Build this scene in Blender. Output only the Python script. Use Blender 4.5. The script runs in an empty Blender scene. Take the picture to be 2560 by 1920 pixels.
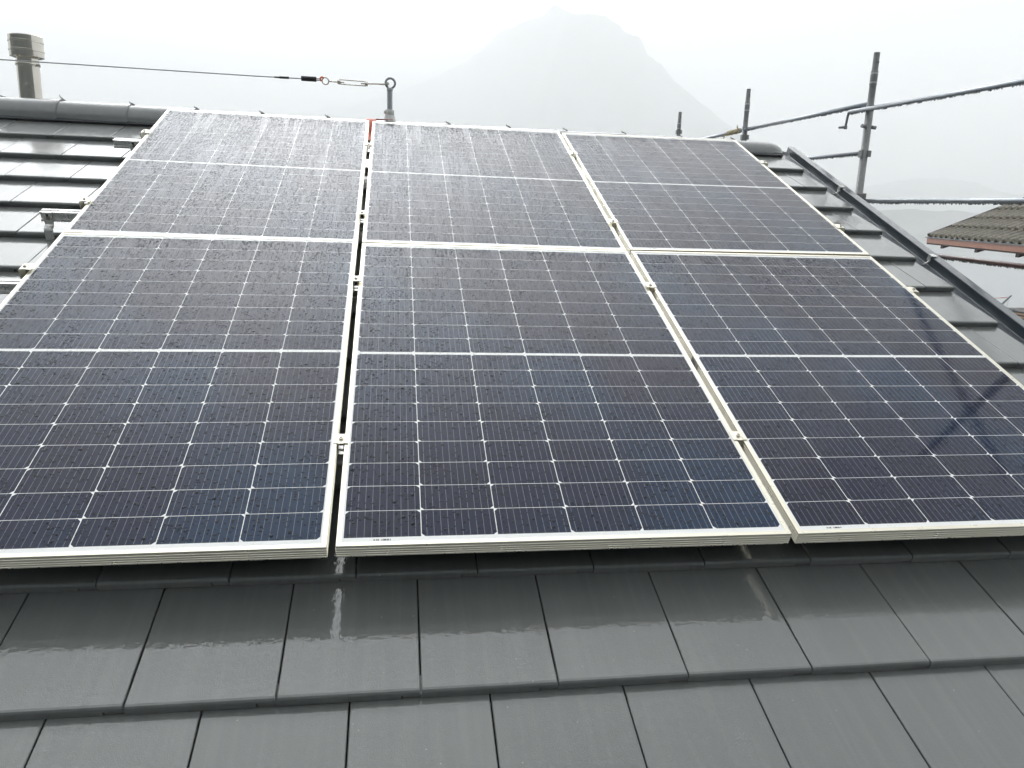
import bpy, bmesh, math, random
from mathutils import Vector, Matrix, Quaternion
random.seed(7)
rad = math.radians
scene = bpy.context.scene
COL = scene.collection

# ------------------------------------------------------------------ camera
cam_d = bpy.data.cameras.new("camera")
cam = bpy.data.objects.new("camera", cam_d)
COL.objects.link(cam)
cam_d.sensor_width = 36.0
cam_d.lens = 1943.885 / 2560 * 36
cam_d.clip_start = 0.05
cam_d.clip_end = 20000
CX = Vector((0.98891, -0.14444, 0.03454)); CD = Vector((0.0018, -0.22089, -0.97530)); CF = Vector((0.14850, 0.96454, -0.21818))
CAM = Vector((0.1365, -1.7207, 0.7806))
cam.matrix_world = Matrix(((CX.x, -CD.x, -CF.x, CAM.x), (CX.y, -CD.y, -CF.y, CAM.y), (CX.z, -CD.z, -CF.z, CAM.z), (0, 0, 0, 1)))
scene.camera = cam

# ------------------------------------------------------------------ view, sky, sun
scene.view_settings.view_transform = 'Standard'
scene.view_settings.look = 'None'
scene.view_settings.gamma = 1
scene.view_settings.exposure = 0.33
scene.cycles.max_bounces = 8
scene.cycles.glossy_bounces = 4
scene.cycles.diffuse_bounces = 3
scene.cycles.volume_bounces = 4
scene.cycles.use_denoising = True
SUN_EL, SUN_AZ = rad(33), rad(-8)           # azimuth from +Y towards +X
world = bpy.data.worlds.new("World")
scene.world = world
world.use_nodes = True
wt = world.node_tree
wt.nodes.clear()
def wn(t): return wt.nodes.new(t)
w_out = wn('ShaderNodeOutputWorld'); w_bg = wn('ShaderNodeBackground')
w_sky = wn('ShaderNodeTexSky'); w_sky.sky_type = 'NISHITA'; w_sky.sun_disc = False
w_sky.sun_elevation = SUN_EL; w_sky.sun_rotation = SUN_AZ
w_sky.dust_density = 6; w_sky.air_density = 1.0; w_sky.ozone_density = 1
w_hs = wn('ShaderNodeHueSaturation'); w_hs.inputs['Saturation'].default_value = 0.12
wt.links.new(w_sky.outputs[0], w_hs.inputs['Color'])
# overcast: a cloud deck hides the blue and is brightest overhead (the standard overcast sky)
w_tc = wn('ShaderNodeTexCoord'); w_sp = wn('ShaderNodeSeparateXYZ')
wt.links.new(w_tc.outputs['Generated'], w_sp.inputs[0])
w_mr = wn('ShaderNodeMapRange'); w_mr.inputs[1].default_value = 0.0; w_mr.inputs[2].default_value = 1.0
w_mr.inputs[3].default_value = 12.5; w_mr.inputs[4].default_value = 10.0
wt.links.new(w_sp.outputs['Z'], w_mr.inputs[0])
w_ns = wn('ShaderNodeTexNoise'); w_ns.inputs['Scale'].default_value = 2.2; w_ns.inputs['Detail'].default_value = 5
wt.links.new(w_tc.outputs['Generated'], w_ns.inputs['Vector'])
w_nr = wn('ShaderNodeMapRange'); w_nr.inputs[1].default_value = 0.3; w_nr.inputs[2].default_value = 0.7
w_nr.inputs[3].default_value = 0.86; w_nr.inputs[4].default_value = 1.14
wt.links.new(w_ns.outputs['Fac'], w_nr.inputs[0])
w_mu = wn('ShaderNodeMath'); w_mu.operation = 'MULTIPLY'
wt.links.new(w_nr.outputs[0], w_mu.inputs[1])
# the sun stands behind the thinnest part of the cloud: a wide soft glow round its direction
w_dt = wn('ShaderNodeVectorMath'); w_dt.operation = 'DOT_PRODUCT'
w_dt.inputs[1].default_value = (math.sin(SUN_AZ) * math.cos(SUN_EL), math.cos(SUN_AZ) * math.cos(SUN_EL), math.sin(SUN_EL))
wt.links.new(w_tc.outputs['Generated'], w_dt.inputs[0])
def wmath(op, a, b):
    n = wn('ShaderNodeMath'); n.operation = op
    for i, v in enumerate((a, b)):
        if isinstance(v, bpy.types.NodeSocket): wt.links.new(v, n.inputs[i])
        else: n.inputs[i].default_value = v
    return n.outputs[0]
GLOW_K, GLOW_A = 13.0, 125.0
w_gl = wmath('MULTIPLY', wmath('POWER', 2.718282, wmath('MULTIPLY', wmath('SUBTRACT', w_dt.outputs['Value'], 1.0), GLOW_K)), GLOW_A)
w_sum = wmath('ADD', w_mr.outputs[0], w_gl)
wt.links.new(w_sum, w_mu.inputs[0])
w_cl = wn('ShaderNodeVectorMath'); w_cl.operation = 'SCALE'; w_cl.inputs[0].default_value = (0.965, 0.988, 1.0)
wt.links.new(w_mu.outputs[0], w_cl.inputs['Scale'])
w_mx = wn('ShaderNodeMixRGB'); w_mx.inputs[0].default_value = 0.85
wt.links.new(w_hs.outputs[0], w_mx.inputs[1]); wt.links.new(w_cl.outputs[0], w_mx.inputs[2])
wt.links.new(w_mx.outputs[0], w_bg.inputs[0])
w_bg.inputs[1].default_value = 0.085
wt.links.new(w_bg.outputs[0], w_out.inputs[0])
sun_d = bpy.data.lights.new("sun", 'SUN'); sun_d.energy = 0.6; sun_d.angle = rad(90); sun_d.color = (1.0, 0.97, 0.92)
sun = bpy.data.objects.new("sun", sun_d); COL.objects.link(sun)
sdir = Vector((math.sin(SUN_AZ) * math.cos(SUN_EL), math.cos(SUN_AZ) * math.cos(SUN_EL), math.sin(SUN_EL)))
sun.rotation_euler = (-sdir).to_track_quat('-Z', 'Y').to_euler()

# ------------------------------------------------------------------ helpers
PHI = rad(21.5); CP, SP = math.cos(PHI), math.sin(PHI)
ROOF = Matrix(((1, 0, 0, 0), (0, CP, -SP, 0), (0, SP, CP, 0), (0, 0, 0, 1)))   # roof (u, v, w) to world

class MB:
    """collects shapes into one mesh"""
    def __init__(s): s.bm = bmesh.new()
    def box(s, x0, x1, y0, y1, z0, z1, bev=0):
        vs = [s.bm.verts.new(p) for p in ((x0,y0,z0),(x1,y0,z0),(x1,y1,z0),(x0,y1,z0),(x0,y0,z1),(x1,y0,z1),(x1,y1,z1),(x0,y1,z1))]
        fs = [s.bm.faces.new([vs[i] for i in f]) for f in ((3,2,1,0),(4,5,6,7),(0,1,5,4),(1,2,6,5),(2,3,7,6),(3,0,4,7))]
        if bev:
            es = list({e for f in fs for e in f.edges})
            bmesh.ops.bevel(s.bm, geom=es, offset=bev, segments=2, profile=0.6, affect='EDGES')
        return s
    def prism(s, pts, axis, a, b, caps=True):
        """extrude a closed 2-D outline along an axis ('x','y','z') from a to b"""
        def P(p, t):
            return {'x': (t, p[0], p[1]), 'y': (p[0], t, p[1]), 'z': (p[0], p[1], t)}[axis]
        A = [s.bm.verts.new(P(p, a)) for p in pts]; B = [s.bm.verts.new(P(p, b)) for p in pts]
        n = len(pts)
        for i in range(n):
            s.bm.faces.new((A[i], A[(i+1) % n], B[(i+1) % n], B[i]))
        if caps:
            s.bm.faces.new(A[::-1]); s.bm.faces.new(B)
        return s
    def tube(s, path, r, n=12, caps=True, closed=False):
        path = [Vector(p) for p in path]
        rr = r if isinstance(r, (list, tuple)) else [r] * len(path)
        rings = []
        up = None
        m = len(path)
        for i, p in enumerate(path):
            a = path[i-1] if (i > 0 or closed) else p
            b = path[(i+1) % m] if (i < m-1 or closed) else p
            t = (b - a).normalized()
            if up is None:
                up = Vector((0, 0, 1)) if abs(t.z) < 0.9 else Vector((1, 0, 0))
            sx = t.cross(up).normalized(); up = sx.cross(t).normalized()
            rings.append([s.bm.verts.new(p + (sx * math.cos(k * 2 * math.pi / n) + up * math.sin(k * 2 * math.pi / n)) * rr[i]) for k in range(n)])
        q = m if closed else m - 1
        for i in range(q):
            A, B = rings[i], rings[(i+1) % m]
            for k in range(n):
                f = s.bm.faces.new((A[k], A[(k+1) % n], B[(k+1) % n], B[k])); f.smooth = True
        if caps and not closed:
            s.bm.faces.new(rings[0][::-1]); s.bm.faces.new(rings[-1])
        return s
    def lathe(s, prof, c=(0, 0, 0), n=32, ax=None):
        """prof = [(r, z)], revolved about z through c (or about direction ax)"""
        c = Vector(c); R = Vector((0, 0, 1)).rotation_difference(Vector(ax)).to_matrix() if ax else Matrix.Identity(3)
        rings = [[s.bm.verts.new(c + R @ Vector((r * math.cos(k * 2 * math.pi / n), r * math.sin(k * 2 * math.pi / n), z))) for k in range(n)] for r, z in prof]
        for A, B in zip(rings, rings[1:]):
            for k in range(n):
                s.bm.faces.new((A[k], A[(k+1) % n], B[(k+1) % n], B[k]))
        s.bm.faces.new(rings[0][::-1]); s.bm.faces.new(rings[-1])
        return s
    def grid(s, rows, smooth=True):
        V = [[s.bm.verts.new(p) for p in r] for r in rows]
        for a, b in zip(V, V[1:]):
            for i in range(len(a) - 1):
                f = s.bm.faces.new((a[i], a[i+1], b[i+1], b[i])); f.smooth = smooth
        return s
    def build(s, name, mat, parent=None, offset=None, sharp=None):
        bmesh.ops.recalc_face_normals(s.bm, faces=s.bm.faces)
        if offset is not None:
            bmesh.ops.translate(s.bm, verts=s.bm.verts, vec=-Vector(offset))
        me = bpy.data.meshes.new(name); s.bm.to_mesh(me); s.bm.free()
        if sharp is not None:
            for p in me.polygons: p.use_smooth = True
            me.set_sharp_from_angle(angle=rad(sharp))
        o = bpy.data.objects.new(name, me)
        for m in (mat if isinstance(mat, (list, tuple)) else [mat]): me.materials.append(m)
        COL.objects.link(o)
        if parent: o.parent = parent
        return o

def tag(o, label=None, cat=None, group=None, kind=None):
    if label: o['label'] = label
    if cat: o['category'] = cat
    if group: o['group'] = group
    if kind: o['kind'] = kind
    return o
def empty(name, label, cat, group=None, M=None, loc=None):
    o = bpy.data.objects.new(name, None); COL.objects.link(o)
    if M is not None: o.matrix_world = M
    if loc is not None: o.location = loc
    o.empty_display_size = 0.1
    return tag(o, label, cat, group)
def copy_tree(o, parent=None):
    c = o.copy(); COL.objects.link(c)
    if parent: c.parent = parent
    for ch in [x for x in scene.objects if x.parent == o]:
        copy_tree(ch, c)
    return c

# ------------------------------------------------------------------ materials
class NT:
    def __init__(s, name):
        s.m = bpy.data.materials.new(name); s.m.use_nodes = True; s.t = s.m.node_tree; s.t.nodes.clear()
        s.out = s.t.nodes.new('ShaderNodeOutputMaterial')
    def n(s, typ, **kw):
        nd = s.t.nodes.new(typ)
        for k, v in kw.items(): setattr(nd, k, v)
        return nd
    def link(s, a, b): s.t.links.new(a, b)
    def set(s, sock, v):
        if isinstance(v, bpy.types.NodeSocket): s.link(v, sock)
        else: sock.default_value = v
    def m2(s, op, a, b=0.0, c=0.0):
        nd = s.n('ShaderNodeMath', operation=op); s.set(nd.inputs[0], a); s.set(nd.inputs[1], b); s.set(nd.inputs[2], c); return nd.outputs[0]
    def obj(s): return s.n('ShaderNodeTexCoord').outputs['Object']
    def geo(s): return s.n('ShaderNodeNewGeometry').outputs['Position']
    def scale(s, v, sc):
        nd = s.n('ShaderNodeMapping'); s.link(v, nd.inputs[0]); nd.inputs['Scale'].default_value = sc; return nd.outputs[0]
    def noise(s, v, sc, det=3, rough=0.5):
        nd = s.n('ShaderNodeTexNoise'); s.link(v, nd.inputs['Vector']); nd.inputs['Scale'].default_value = sc; nd.inputs['Detail'].default_value = det
        nd.inputs['Roughness'].default_value = rough; return nd.outputs['Fac']
    def ramp(s, f, a, b, lo=0.0, hi=1.0, smooth=True):
        nd = s.n('ShaderNodeMapRange'); nd.interpolation_type = 'SMOOTHSTEP' if smooth else 'LINEAR'
        s.set(nd.inputs[0], f); nd.inputs[1].default_value = a; nd.inputs[2].default_value = b; nd.inputs[3].default_value = lo; nd.inputs[4].default_value = hi
        return nd.outputs[0]
    def mix(s, f, a, b):
        nd = s.n('ShaderNodeMixRGB'); s.set(nd.inputs[0], f)
        for i, v in ((1, a), (2, b)):
            if isinstance(v, bpy.types.NodeSocket): s.link(v, nd.inputs[i])
            else: nd.inputs[i].default_value = (*v, 1)
        return nd.outputs[0]
    def bump(s, h, dist, strength=1.0, nrm=None):
        nd = s.n('ShaderNodeBump'); s.link(h, nd.inputs['Height']); nd.inputs['Distance'].default_value = dist; s.set(nd.inputs['Strength'], strength)
        if nrm is not None: s.link(nrm, nd.inputs['Normal'])
        return nd.outputs[0]
    def bsdf(s, color, rough=0.5, metal=0.0, nrm=None, spec=None, coat=None, coat_r=0.03, coat_n=None, ior=None, coat_ior=1.5):
        b = s.n('ShaderNodeBsdfPrincipled')
        if isinstance(color, bpy.types.NodeSocket): s.link(color, b.inputs['Base Color'])
        else: b.inputs['Base Color'].default_value = (*color, 1)
        s.set(b.inputs['Roughness'], rough); s.set(b.inputs['Metallic'], metal)
        if nrm is not None: s.link(nrm, b.inputs['Normal'])
        if spec is not None: s.set(b.inputs['Specular IOR Level'], spec)
        if ior is not None: b.inputs['IOR'].default_value = ior
        if coat is not None:
            s.set(b.inputs['Coat Weight'], coat); s.set(b.inputs['Coat Roughness'], coat_r); b.inputs['Coat IOR'].default_value = coat_ior
            if coat_n is not None: s.link(coat_n, b.inputs['Coat Normal'])
        s.link(b.outputs[0], s.out.inputs[0]); return s.m

def simple(name, color, rough=0.5, metal=0.0, var=0.15, vs=30, bump=0.0, bs=200, coat=None, coat_r=0.05):
    t = NT(name); p = t.obj()
    f = t.noise(p, vs, 4, 0.6)
    c = t.mix(f, tuple(x * (1 - var) for x in color), tuple(min(1, x * (1 + var)) for x in color))
    n = t.bump(t.noise(p, bs, 2), bump) if bump else None
    r = t.ramp(t.noise(p, vs * 1.7, 3), 0.3, 0.7, max(0.02, rough - 0.07), rough + 0.07)
    return t.bsdf(c, r, metal, n, coat=coat, coat_r=coat_r, coat_n=n)

def mat_tile(name='wet_grey_concrete_tile'):
    t = NT(name); p = t.obj(); geo = t.geo()
    inf = t.n('ShaderNodeAttribute', attribute_name='tint').outputs['Fac']
    big = t.noise(t.scale(p, (1, 0.6, 1)), 6, 5, 0.6); fine = t.noise(p, 420, 2, 0.7)
    v = t.m2('ADD', t.m2('MULTIPLY', t.m2('SUBTRACT', big, 0.5), 0.35), t.m2('MULTIPLY', t.m2('SUBTRACT', fine, 0.5), 0.5))
    run = t.ramp(t.noise(t.scale(p, (38, 2.2, 1)), 1.0, 4, 0.6), 0.42, 0.72, -0.12, 0.16)
    v = t.m2('ADD', t.m2('ADD', v, run), inf)
    c = t.mix(t.ramp(v, -0.6, 0.6, 0, 1, False), (0.094, 0.103, 0.099), (0.150, 0.162, 0.155))
    # sparse pale specks of grit
    vor = t.n('ShaderNodeTexVoronoi'); t.link(p, vor.inputs['Vector']); vor.inputs['Scale'].default_value = 22
    sp = t.m2('LESS_THAN', vor.outputs['Distance'], 0.035)
    c = t.mix(t.m2('MULTIPLY', sp, 0.5), c, (0.4, 0.4, 0.38))
    # wet film: smooth mirror coat, wrinkled, broken by drying patches
    wr = t.noise(t.scale(p, (1, 0.8, 1)), 85, 2, 0.45)
    ripple = t.noise(p, 14, 2)
    beadm = t.ramp(t.noise(t.scale(p, (3.2, 1.3, 1)), 1.0, 3, 0.6), 0.64, 0.74)
    bv = t.n('ShaderNodeTexVoronoi', voronoi_dimensions='2D'); t.link(p, bv.inputs['Vector']); bv.inputs['Scale'].default_value = 120
    bh = t.m2('MULTIPLY', t.ramp(bv.outputs['Distance'], 0.05, 0.42, 1, 0), beadm)
    cn = t.bump(bh, 0.0007, 1.0, t.bump(wr, 0.00055, 1.0, t.bump(ripple, 0.00035)))
    dry = t.ramp(t.noise(t.scale(p, (1, 0.45, 1)), 7, 5, 0.65), 0.62, 0.74, 1.0, 0.8)
    bn = t.bump(fine, 0.0006)
    return t.bsdf(c, 0.5, 0, bn, spec=0.3, coat=dry, coat_r=0.014, coat_n=cn, coat_ior=1.66)

PW, PH = 1.134, 1.722
def mat_cells():
    t = NT('solar_cell_laminate'); p = t.obj()
    sx = t.n('ShaderNodeSeparateXYZ'); t.link(p, sx.inputs[0]); x, y = sx.outputs[0], sx.outputs[1]
    cp, cw, x0 = 0.1838, 0.1818, 0.0166
    rp, ch, y0, mg = 0.0918, 0.0903, 0.0275, 0.0140
    M = t.m2
    xx = M('SUBTRACT', x, x0); col = M('FLOOR', M('DIVIDE', xx, cp)); fx = M('SUBTRACT', xx, M('MULTIPLY', col, cp))
    inx = M('MULTIPLY', M('LESS_THAN', fx, cw), M('MULTIPLY', M('GREATER_THAN', col, -0.5), M('LESS_THAN', col, 5.5)))
    ysplit = y0 + 9 * rp - (rp - ch) + mg * 0.5
    up = M('GREATER_THAN', y, ysplit)
    ybase = M('ADD', M('MULTIPLY', up, 9 * rp - (rp - ch) + mg), y0)
    yy = M('SUBTRACT', y, ybase); row = M('FLOOR', M('DIVIDE', yy, rp)); fy = M('SUBTRACT', yy, M('MULTIPLY', row, rp))
    iny = M('MULTIPLY', M('LESS_THAN', fy, ch), M('MULTIPLY', M('GREATER_THAN', row, -0.5), M('LESS_THAN', row, 8.5)))
    par = M('ABSOLUTE', M('SUBTRACT', M('MODULO', col, 2.0), up))           # 0 -> corners cut on the upper edge
    dy = M('ADD', M('MULTIPLY', par, fy), M('MULTIPLY', M('SUBTRACT', 1.0, par), M('SUBTRACT', ch, fy)))
    dx = M('MINIMUM', fx, M('SUBTRACT', cw, fx))
    okc = M('GREATER_THAN', M('ADD', dx, dy), 0.0085)
    cell = M('MULTIPLY', M('MULTIPLY', inx, iny), okc)
    bx = M('DIVIDE', M('SUBTRACT', fx, 0.0125), 0.01745)
    bd = M('ABSOLUTE', M('SUBTRACT', M('FRACT', M('ADD', bx, 0.5)), 0.5))
    bus = M('LESS_THAN', bd, 0.036)
    # solder pads at the ends of every strip
    wnz = t.n('ShaderNodeTexWhiteNoise', noise_dimensions='3D')
    cv = t.n('ShaderNodeCombineXYZ'); t.link(col, cv.inputs[0]); t.link(M('ADD', row, M('MULTIPLY', up, 20)), cv.inputs[1])
    oi = t.n('ShaderNodeObjectInfo').outputs['Random']; t.link(M('MULTIPLY', oi, 97), cv.inputs[2]); t.link(cv.outputs[0], wnz.inputs['Vector'])
    rnd = wnz.outputs['Value']
    cc = t.mix(rnd, (0.004, 0.009, 0.034), (0.009, 0.010, 0.030))
    cc = t.mix(t.ramp(t.noise(t.scale(p, (1.6, 1.1, 1)), 1.0, 2), 0.40, 0.66), cc, (0.003, 0.024, 0.062))
    cc = t.mix(bus, cc, (0.16, 0.17, 0.19))
    base = t.mix(cell, (0.80, 0.81, 0.80), cc)
    cellarea = M('MULTIPLY', M('MULTIPLY', M('GREATER_THAN', x, x0), M('LESS_THAN', x, PW - x0)), M('MULTIPLY', M('GREATER_THAN', y, y0), M('LESS_THAN', y, PH - y0)))
    swp = t.n('ShaderNodeSeparateXYZ'); t.link(t.geo(), swp.inputs[0]); sepw = swp.outputs[1]
    # rain: separate beads, thinned out where water has run down the glass
    def beads(sc, r0, r1, seed):
        mp = t.n('ShaderNodeMapping'); t.link(p, mp.inputs[0]); mp.inputs['Location'].default_value = (seed, seed * 1.7, 0); mp.inputs['Scale'].default_value = (1, 0.86, 1)
        wob = t.n('ShaderNodeTexNoise'); t.link(mp.outputs[0], wob.inputs['Vector']); wob.inputs['Scale'].default_value = sc * 1.3; wob.inputs['Detail'].default_value = 1
        ad = t.n('ShaderNodeVectorMath', operation='MULTIPLY_ADD'); t.link(wob.outputs['Color'], ad.inputs[0]); ad.inputs[1].default_value = (0.28 / sc,) * 3; t.link(mp.outputs[0], ad.inputs[2])
        v = t.n('ShaderNodeTexVoronoi', voronoi_dimensions='2D'); t.link(ad.outputs[0], v.inputs['Vector']); v.inputs['Scale'].default_value = sc
        sc_ = t.n('ShaderNodeSeparateColor'); t.link(v.outputs['Color'], sc_.inputs[0])
        r = t.ramp(t.m2('MULTIPLY', sc_.outputs[0], sc_.outputs[0]), 0.0, 1.0, r0, r1, False)
        q = M('DIVIDE', v.outputs['Distance'], r)
        h = M('SQRT', M('MAXIMUM', M('SUBTRACT', 1.0, M('MULTIPLY', q, q)), 0.0))
        return M('MULTIPLY', h, r), sc_.outputs[1]
    b1, k1 = beads(118, 0.10, 0.46, 0.3)
    b2, k2 = beads(46, 0.05, 0.24, 2.1)
    run = t.ramp(t.noise(t.scale(p, (26, 1.6, 1)), 1.0, 3, 0.55), 0.50, 0.60, 1.0, 0.12)
    den = t.ramp(t.m2('ADD', sepw, t.m2('MULTIPLY', t.noise(p, 2.0, 2), 1.2)), 0.0, 3.8, 0.50, 1.2, False)
    b3, k3 = beads(98, 0.14, 0.48, 4.4)
    high = t.ramp(M('ADD', sepw, M('MULTIPLY', t.noise(p, 3.0, 2), 0.8)), 1.0, 3.4, 0.0, 0.95, False)
    b3 = M('MULTIPLY', M('MULTIPLY', b3, 0.75), M('MULTIPLY', M('LESS_THAN', k3, high), t.ramp(run, 0.4, 0.6)))
    h = M('ADD', b3, M('ADD', M('MULTIPLY', M('MULTIPLY', b1, M('LESS_THAN', k1, den)), run), M('MULTIPLY', M('MULTIPLY', b2, 1.6), M('LESS_THAN', k2, 0.32))))
    nrm = t.bump(h, 0.0095, 1.0)
    inbead = M('MULTIPLY', M('MULTIPLY', M('GREATER_THAN', h, 0.02), cellarea), t.ramp(sepw, 0.6, 3.0, 1.0, 0.5, False))
    base = t.mix(M('MULTIPLY', inbead, M('ADD', 0.18, M('MULTIPLY', cell, 0.72))), base, (0.006, 0.008, 0.013))  # dark look of light bent through the beads, put into the base colour
    film = t.bump(t.noise(t.scale(p, (60, 9, 1)), 1.0, 2), 0.00015, 1.0, nrm)
    return t.bsdf(base, 0.5, 0, None, spec=0.0, coat=M('SUBTRACT', 1.0, M('MULTIPLY', inbead, 0.5)), coat_r=0.065, coat_n=film, coat_ior=1.34)

MT = {}
MT['tile'] = mat_tile()
MT['cells'] = mat_cells()
MT['alu_frame'] = simple('anodised_aluminium_frame', (0.78, 0.745, 0.63), 0.33, 0.96, 0.04, 18, 0.0002, 300, coat=0.5, coat_r=0.1)
MT['alu_side'] = MT['alu_frame']
MT['alu_rail'] = simple('mill_aluminium', (0.74, 0.74, 0.73), 0.30, 0.75, 0.06, 25, 0.0002, 240)
MT['steel'] = simple('stainless_steel', (0.66, 0.63, 0.57), 0.11, 1.0, 0.05, 9)
MT['galv'] = simple('galvanised_steel', (0.27, 0.275, 0.275), 0.5, 0.2, 0.30, 40, 0.0006, 160, coat=0.25, coat_r=0.2)
MT['galv_rail'] = simple('galvanised_rail_steel', (0.34, 0.37, 0.41), 0.34, 0.55, 0.25, 30, 0.0004, 200, coat=0.7)
MT['rusty'] = simple('rusty_painted_steel', (0.10, 0.048, 0.045), 0.45, 0.1, 0.35, 25, 0.0008, 120, coat=0.8)
MT['flash'] = simple('dark_slate_sheet_metal', (0.036, 0.050, 0.062), 0.36, 0.1, 0.15, 12, 0.0002, 90, coat=1.0, coat_r=0.07)
MT['ridge'] = simple('grey_ridge_concrete', (0.17, 0.18, 0.182), 0.42, 0.0, 0.16, 20, 0.0004, 260, coat=0.8, coat_r=0.14)
MT['black'] = simple('black_rubber', (0.014, 0.015, 0.018), 0.4, 0.0, 0.2, 40)
MT['roll'] = simple('dark_ridge_roll', (0.020, 0.024, 0.030), 0.6, 0.0, 0.3, 60, 0.001, 120)
MT['deck'] = simple('dark_underlay', (0.02, 0.02, 0.022), 0.8)
MT['wall'] = simple('white_render', (0.62, 0.60, 0.56), 0.85, 0, 0.06, 4, 0.002, 60)
MT['glass'] = simple('dark_window_glass', (0.02, 0.025, 0.03), 0.05)
MT['post'] = simple('grey_coated_steel', (0.42, 0.45, 0.48), 0.38, 0.3, 0.12, 40, coat=0.4)
MT['cast'] = simple('cast_aluminium', (0.56, 0.57, 0.56), 0.45, 0.3, 0.12, 50, 0.0006, 200)
MT['red'] = simple('salmon_red_strap', (0.55, 0.125, 0.075), 0.5, 0, 0.12, 60)
MT['orange'] = simple('orange_marker', (0.75, 0.14, 0.04), 0.5, 0, 0.1, 60)
MT['wire'] = simple('steel_wire_rope', (0.30, 0.31, 0.31), 0.35, 0.6, 0.1, 200)
MT['rope'] = simple('yellow_rope', (0.60, 0.50, 0.26), 0.8, 0, 0.35, 120, 0.002, 300)
MT['fascia'] = simple('copper_red_board', (0.42, 0.19, 0.125), 0.5, 0, 0.18, 14, coat=0.3)
MT['darkwood'] = simple('dark_timber', (0.045, 0.03, 0.028), 0.6, 0, 0.3, 20)
MT['plank'] = simple('fresh_timber_planks', (0.62, 0.40, 0.27), 0.7, 0, 0.15, 10)
MT['crane'] = simple('grey_crane_steel', (0.12, 0.13, 0.14), 0.5, 0.2)
MT['redcable'] = simple('red_line', (0.55, 0.08, 0.06), 0.5)
MT['olive'] = simple('yellow_machine_paint', (0.40, 0.30, 0.04), 0.5)

t = NT('water_drop'); MT['drop'] = t.bsdf((0.10, 0.11, 0.12), 0.03, 0, coat=1.0)

t = NT('mossy_roof_tile'); p = t.obj()
f = t.noise(p, 5, 6, 0.65); g = t.noise(p, 40, 3, 0.7)
MT['mossy'] = t.bsdf(t.mix(t.ramp(g, 0.35, 0.68), t.mix(f, (0.20, 0.165, 0.115), (0.135, 0.13, 0.075)), (0.06, 0.055, 0.045)), 0.6, 0, t.bump(g, 0.003), coat=0.35, coat_r=0.15)

def label_mat(name, horizontal=True):
    t = NT(name); p = t.obj(); sx = t.n('ShaderNodeSeparateXYZ'); t.link(p, sx.inputs[0])
    c = t.n('ShaderNodeCombineXYZ'); t.link(t.m2('FLOOR', t.m2('MULTIPLY', sx.outputs[0 if horizontal else 1], 900)), c.inputs[0])
    w = t.n('ShaderNodeTexWhiteNoise'); t.link(c.outputs[0], w.inputs['Vector'])
    return t.bsdf(t.mix(t.m2('GREATER_THAN', w.outputs['Value'], 0.5), (0.75, 0.75, 0.74), (0.08, 0.08, 0.09)), 0.4, 0)
MT['barcode'] = label_mat('serial_barcode'); MT['sidebar'] = label_mat('side_sticker', False)

# ------------------------------------------------------------------ setting: terrain, water, far mountain
LAKE = -14.3
t = NT('shore_ground'); p = t.geo(); f = t.noise(p, 0.15, 6, 0.6); g = t.noise(p, 2.5, 4)
M_ground = t.bsdf(t.mix(f, (0.045, 0.056, 0.056), (0.10, 0.108, 0.108)), 0.9, 0, t.bump(g, 0.05))
t = NT('forest_slope'); p = t.geo(); f = t.noise(p, 0.012, 8, 0.65); g = t.noise(p, 0.004, 4)
M_forest = t.bsdf(t.mix(t.ramp(g, 0.45, 0.6), t.mix(f, (0.018, 0.035, 0.022), (0.05, 0.07, 0.04)), (0.16, 0.155, 0.15)), 0.95)
t = NT('lake_water'); p = t.geo()
wv = t.noise(t.scale(p, (1, 1, 1)), 0.9, 5, 0.6)
M_water = t.bsdf((0.10, 0.125, 0.13), 0.07, 0, t.bump(wv, 0.03), spec=1.0)

from mathutils import noise as mn
def hmix(a, xs, ys):
    if a <= xs[0]: return ys[0]
    for i in range(1, len(xs)):
        if a <= xs[i]:
            k = (a - xs[i-1]) / (xs[i] - xs[i-1]); return ys[i-1] * (1 - k) + ys[i] * k
    return ys[-1]
# ground: one sheet, level round the houses, falling to below the lake in front, with an unseen hillside added behind to darken the back sky
mb = MB(); rows = []
radii = [0.01, 6, 14, 25, 40, 55, 70, 85, 97, 110, 130, 200, 400, 900, 1800, 3000, 4600]
for r in radii:
    row = []
    for k in range(0, 97):
        a = k * 2 * math.pi / 96; x, y = r * math.sin(a), r * math.cos(a)
        front = max(0.0, min(1.0, (math.cos(a - 0.3) + 0.75) * 1.2))
        zf = hmix(r, [0, 25, 110, 130, 4600], [-6.4, -6.4, -15.2, -16.0, -17.0]); zb = hmix(r, [0, 25, 55, 150, 400, 1000, 4600], [-6.4, -6.4, 6, 62, 220, 430, 560])
        z = zf * front + zb * (1 - front) + (0.25 * mn.noise(Vector((x * .08, y * .08, 1))) if r > 20 else 0)
        row.append((x, y, z))
    rows.append(row)
tag(mb.grid(rows).build('ground', M_ground), kind='structure')
mb = MB()
rows = [[(r * math.sin(k * math.pi / 48), r * math.cos(k * math.pi / 48), LAKE) for k in range(97)] for r in (60, 200, 800, 2000, 4700)]
lake = mb.grid(rows).build('lake', M_water); tag(lake, kind='structure')

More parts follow.
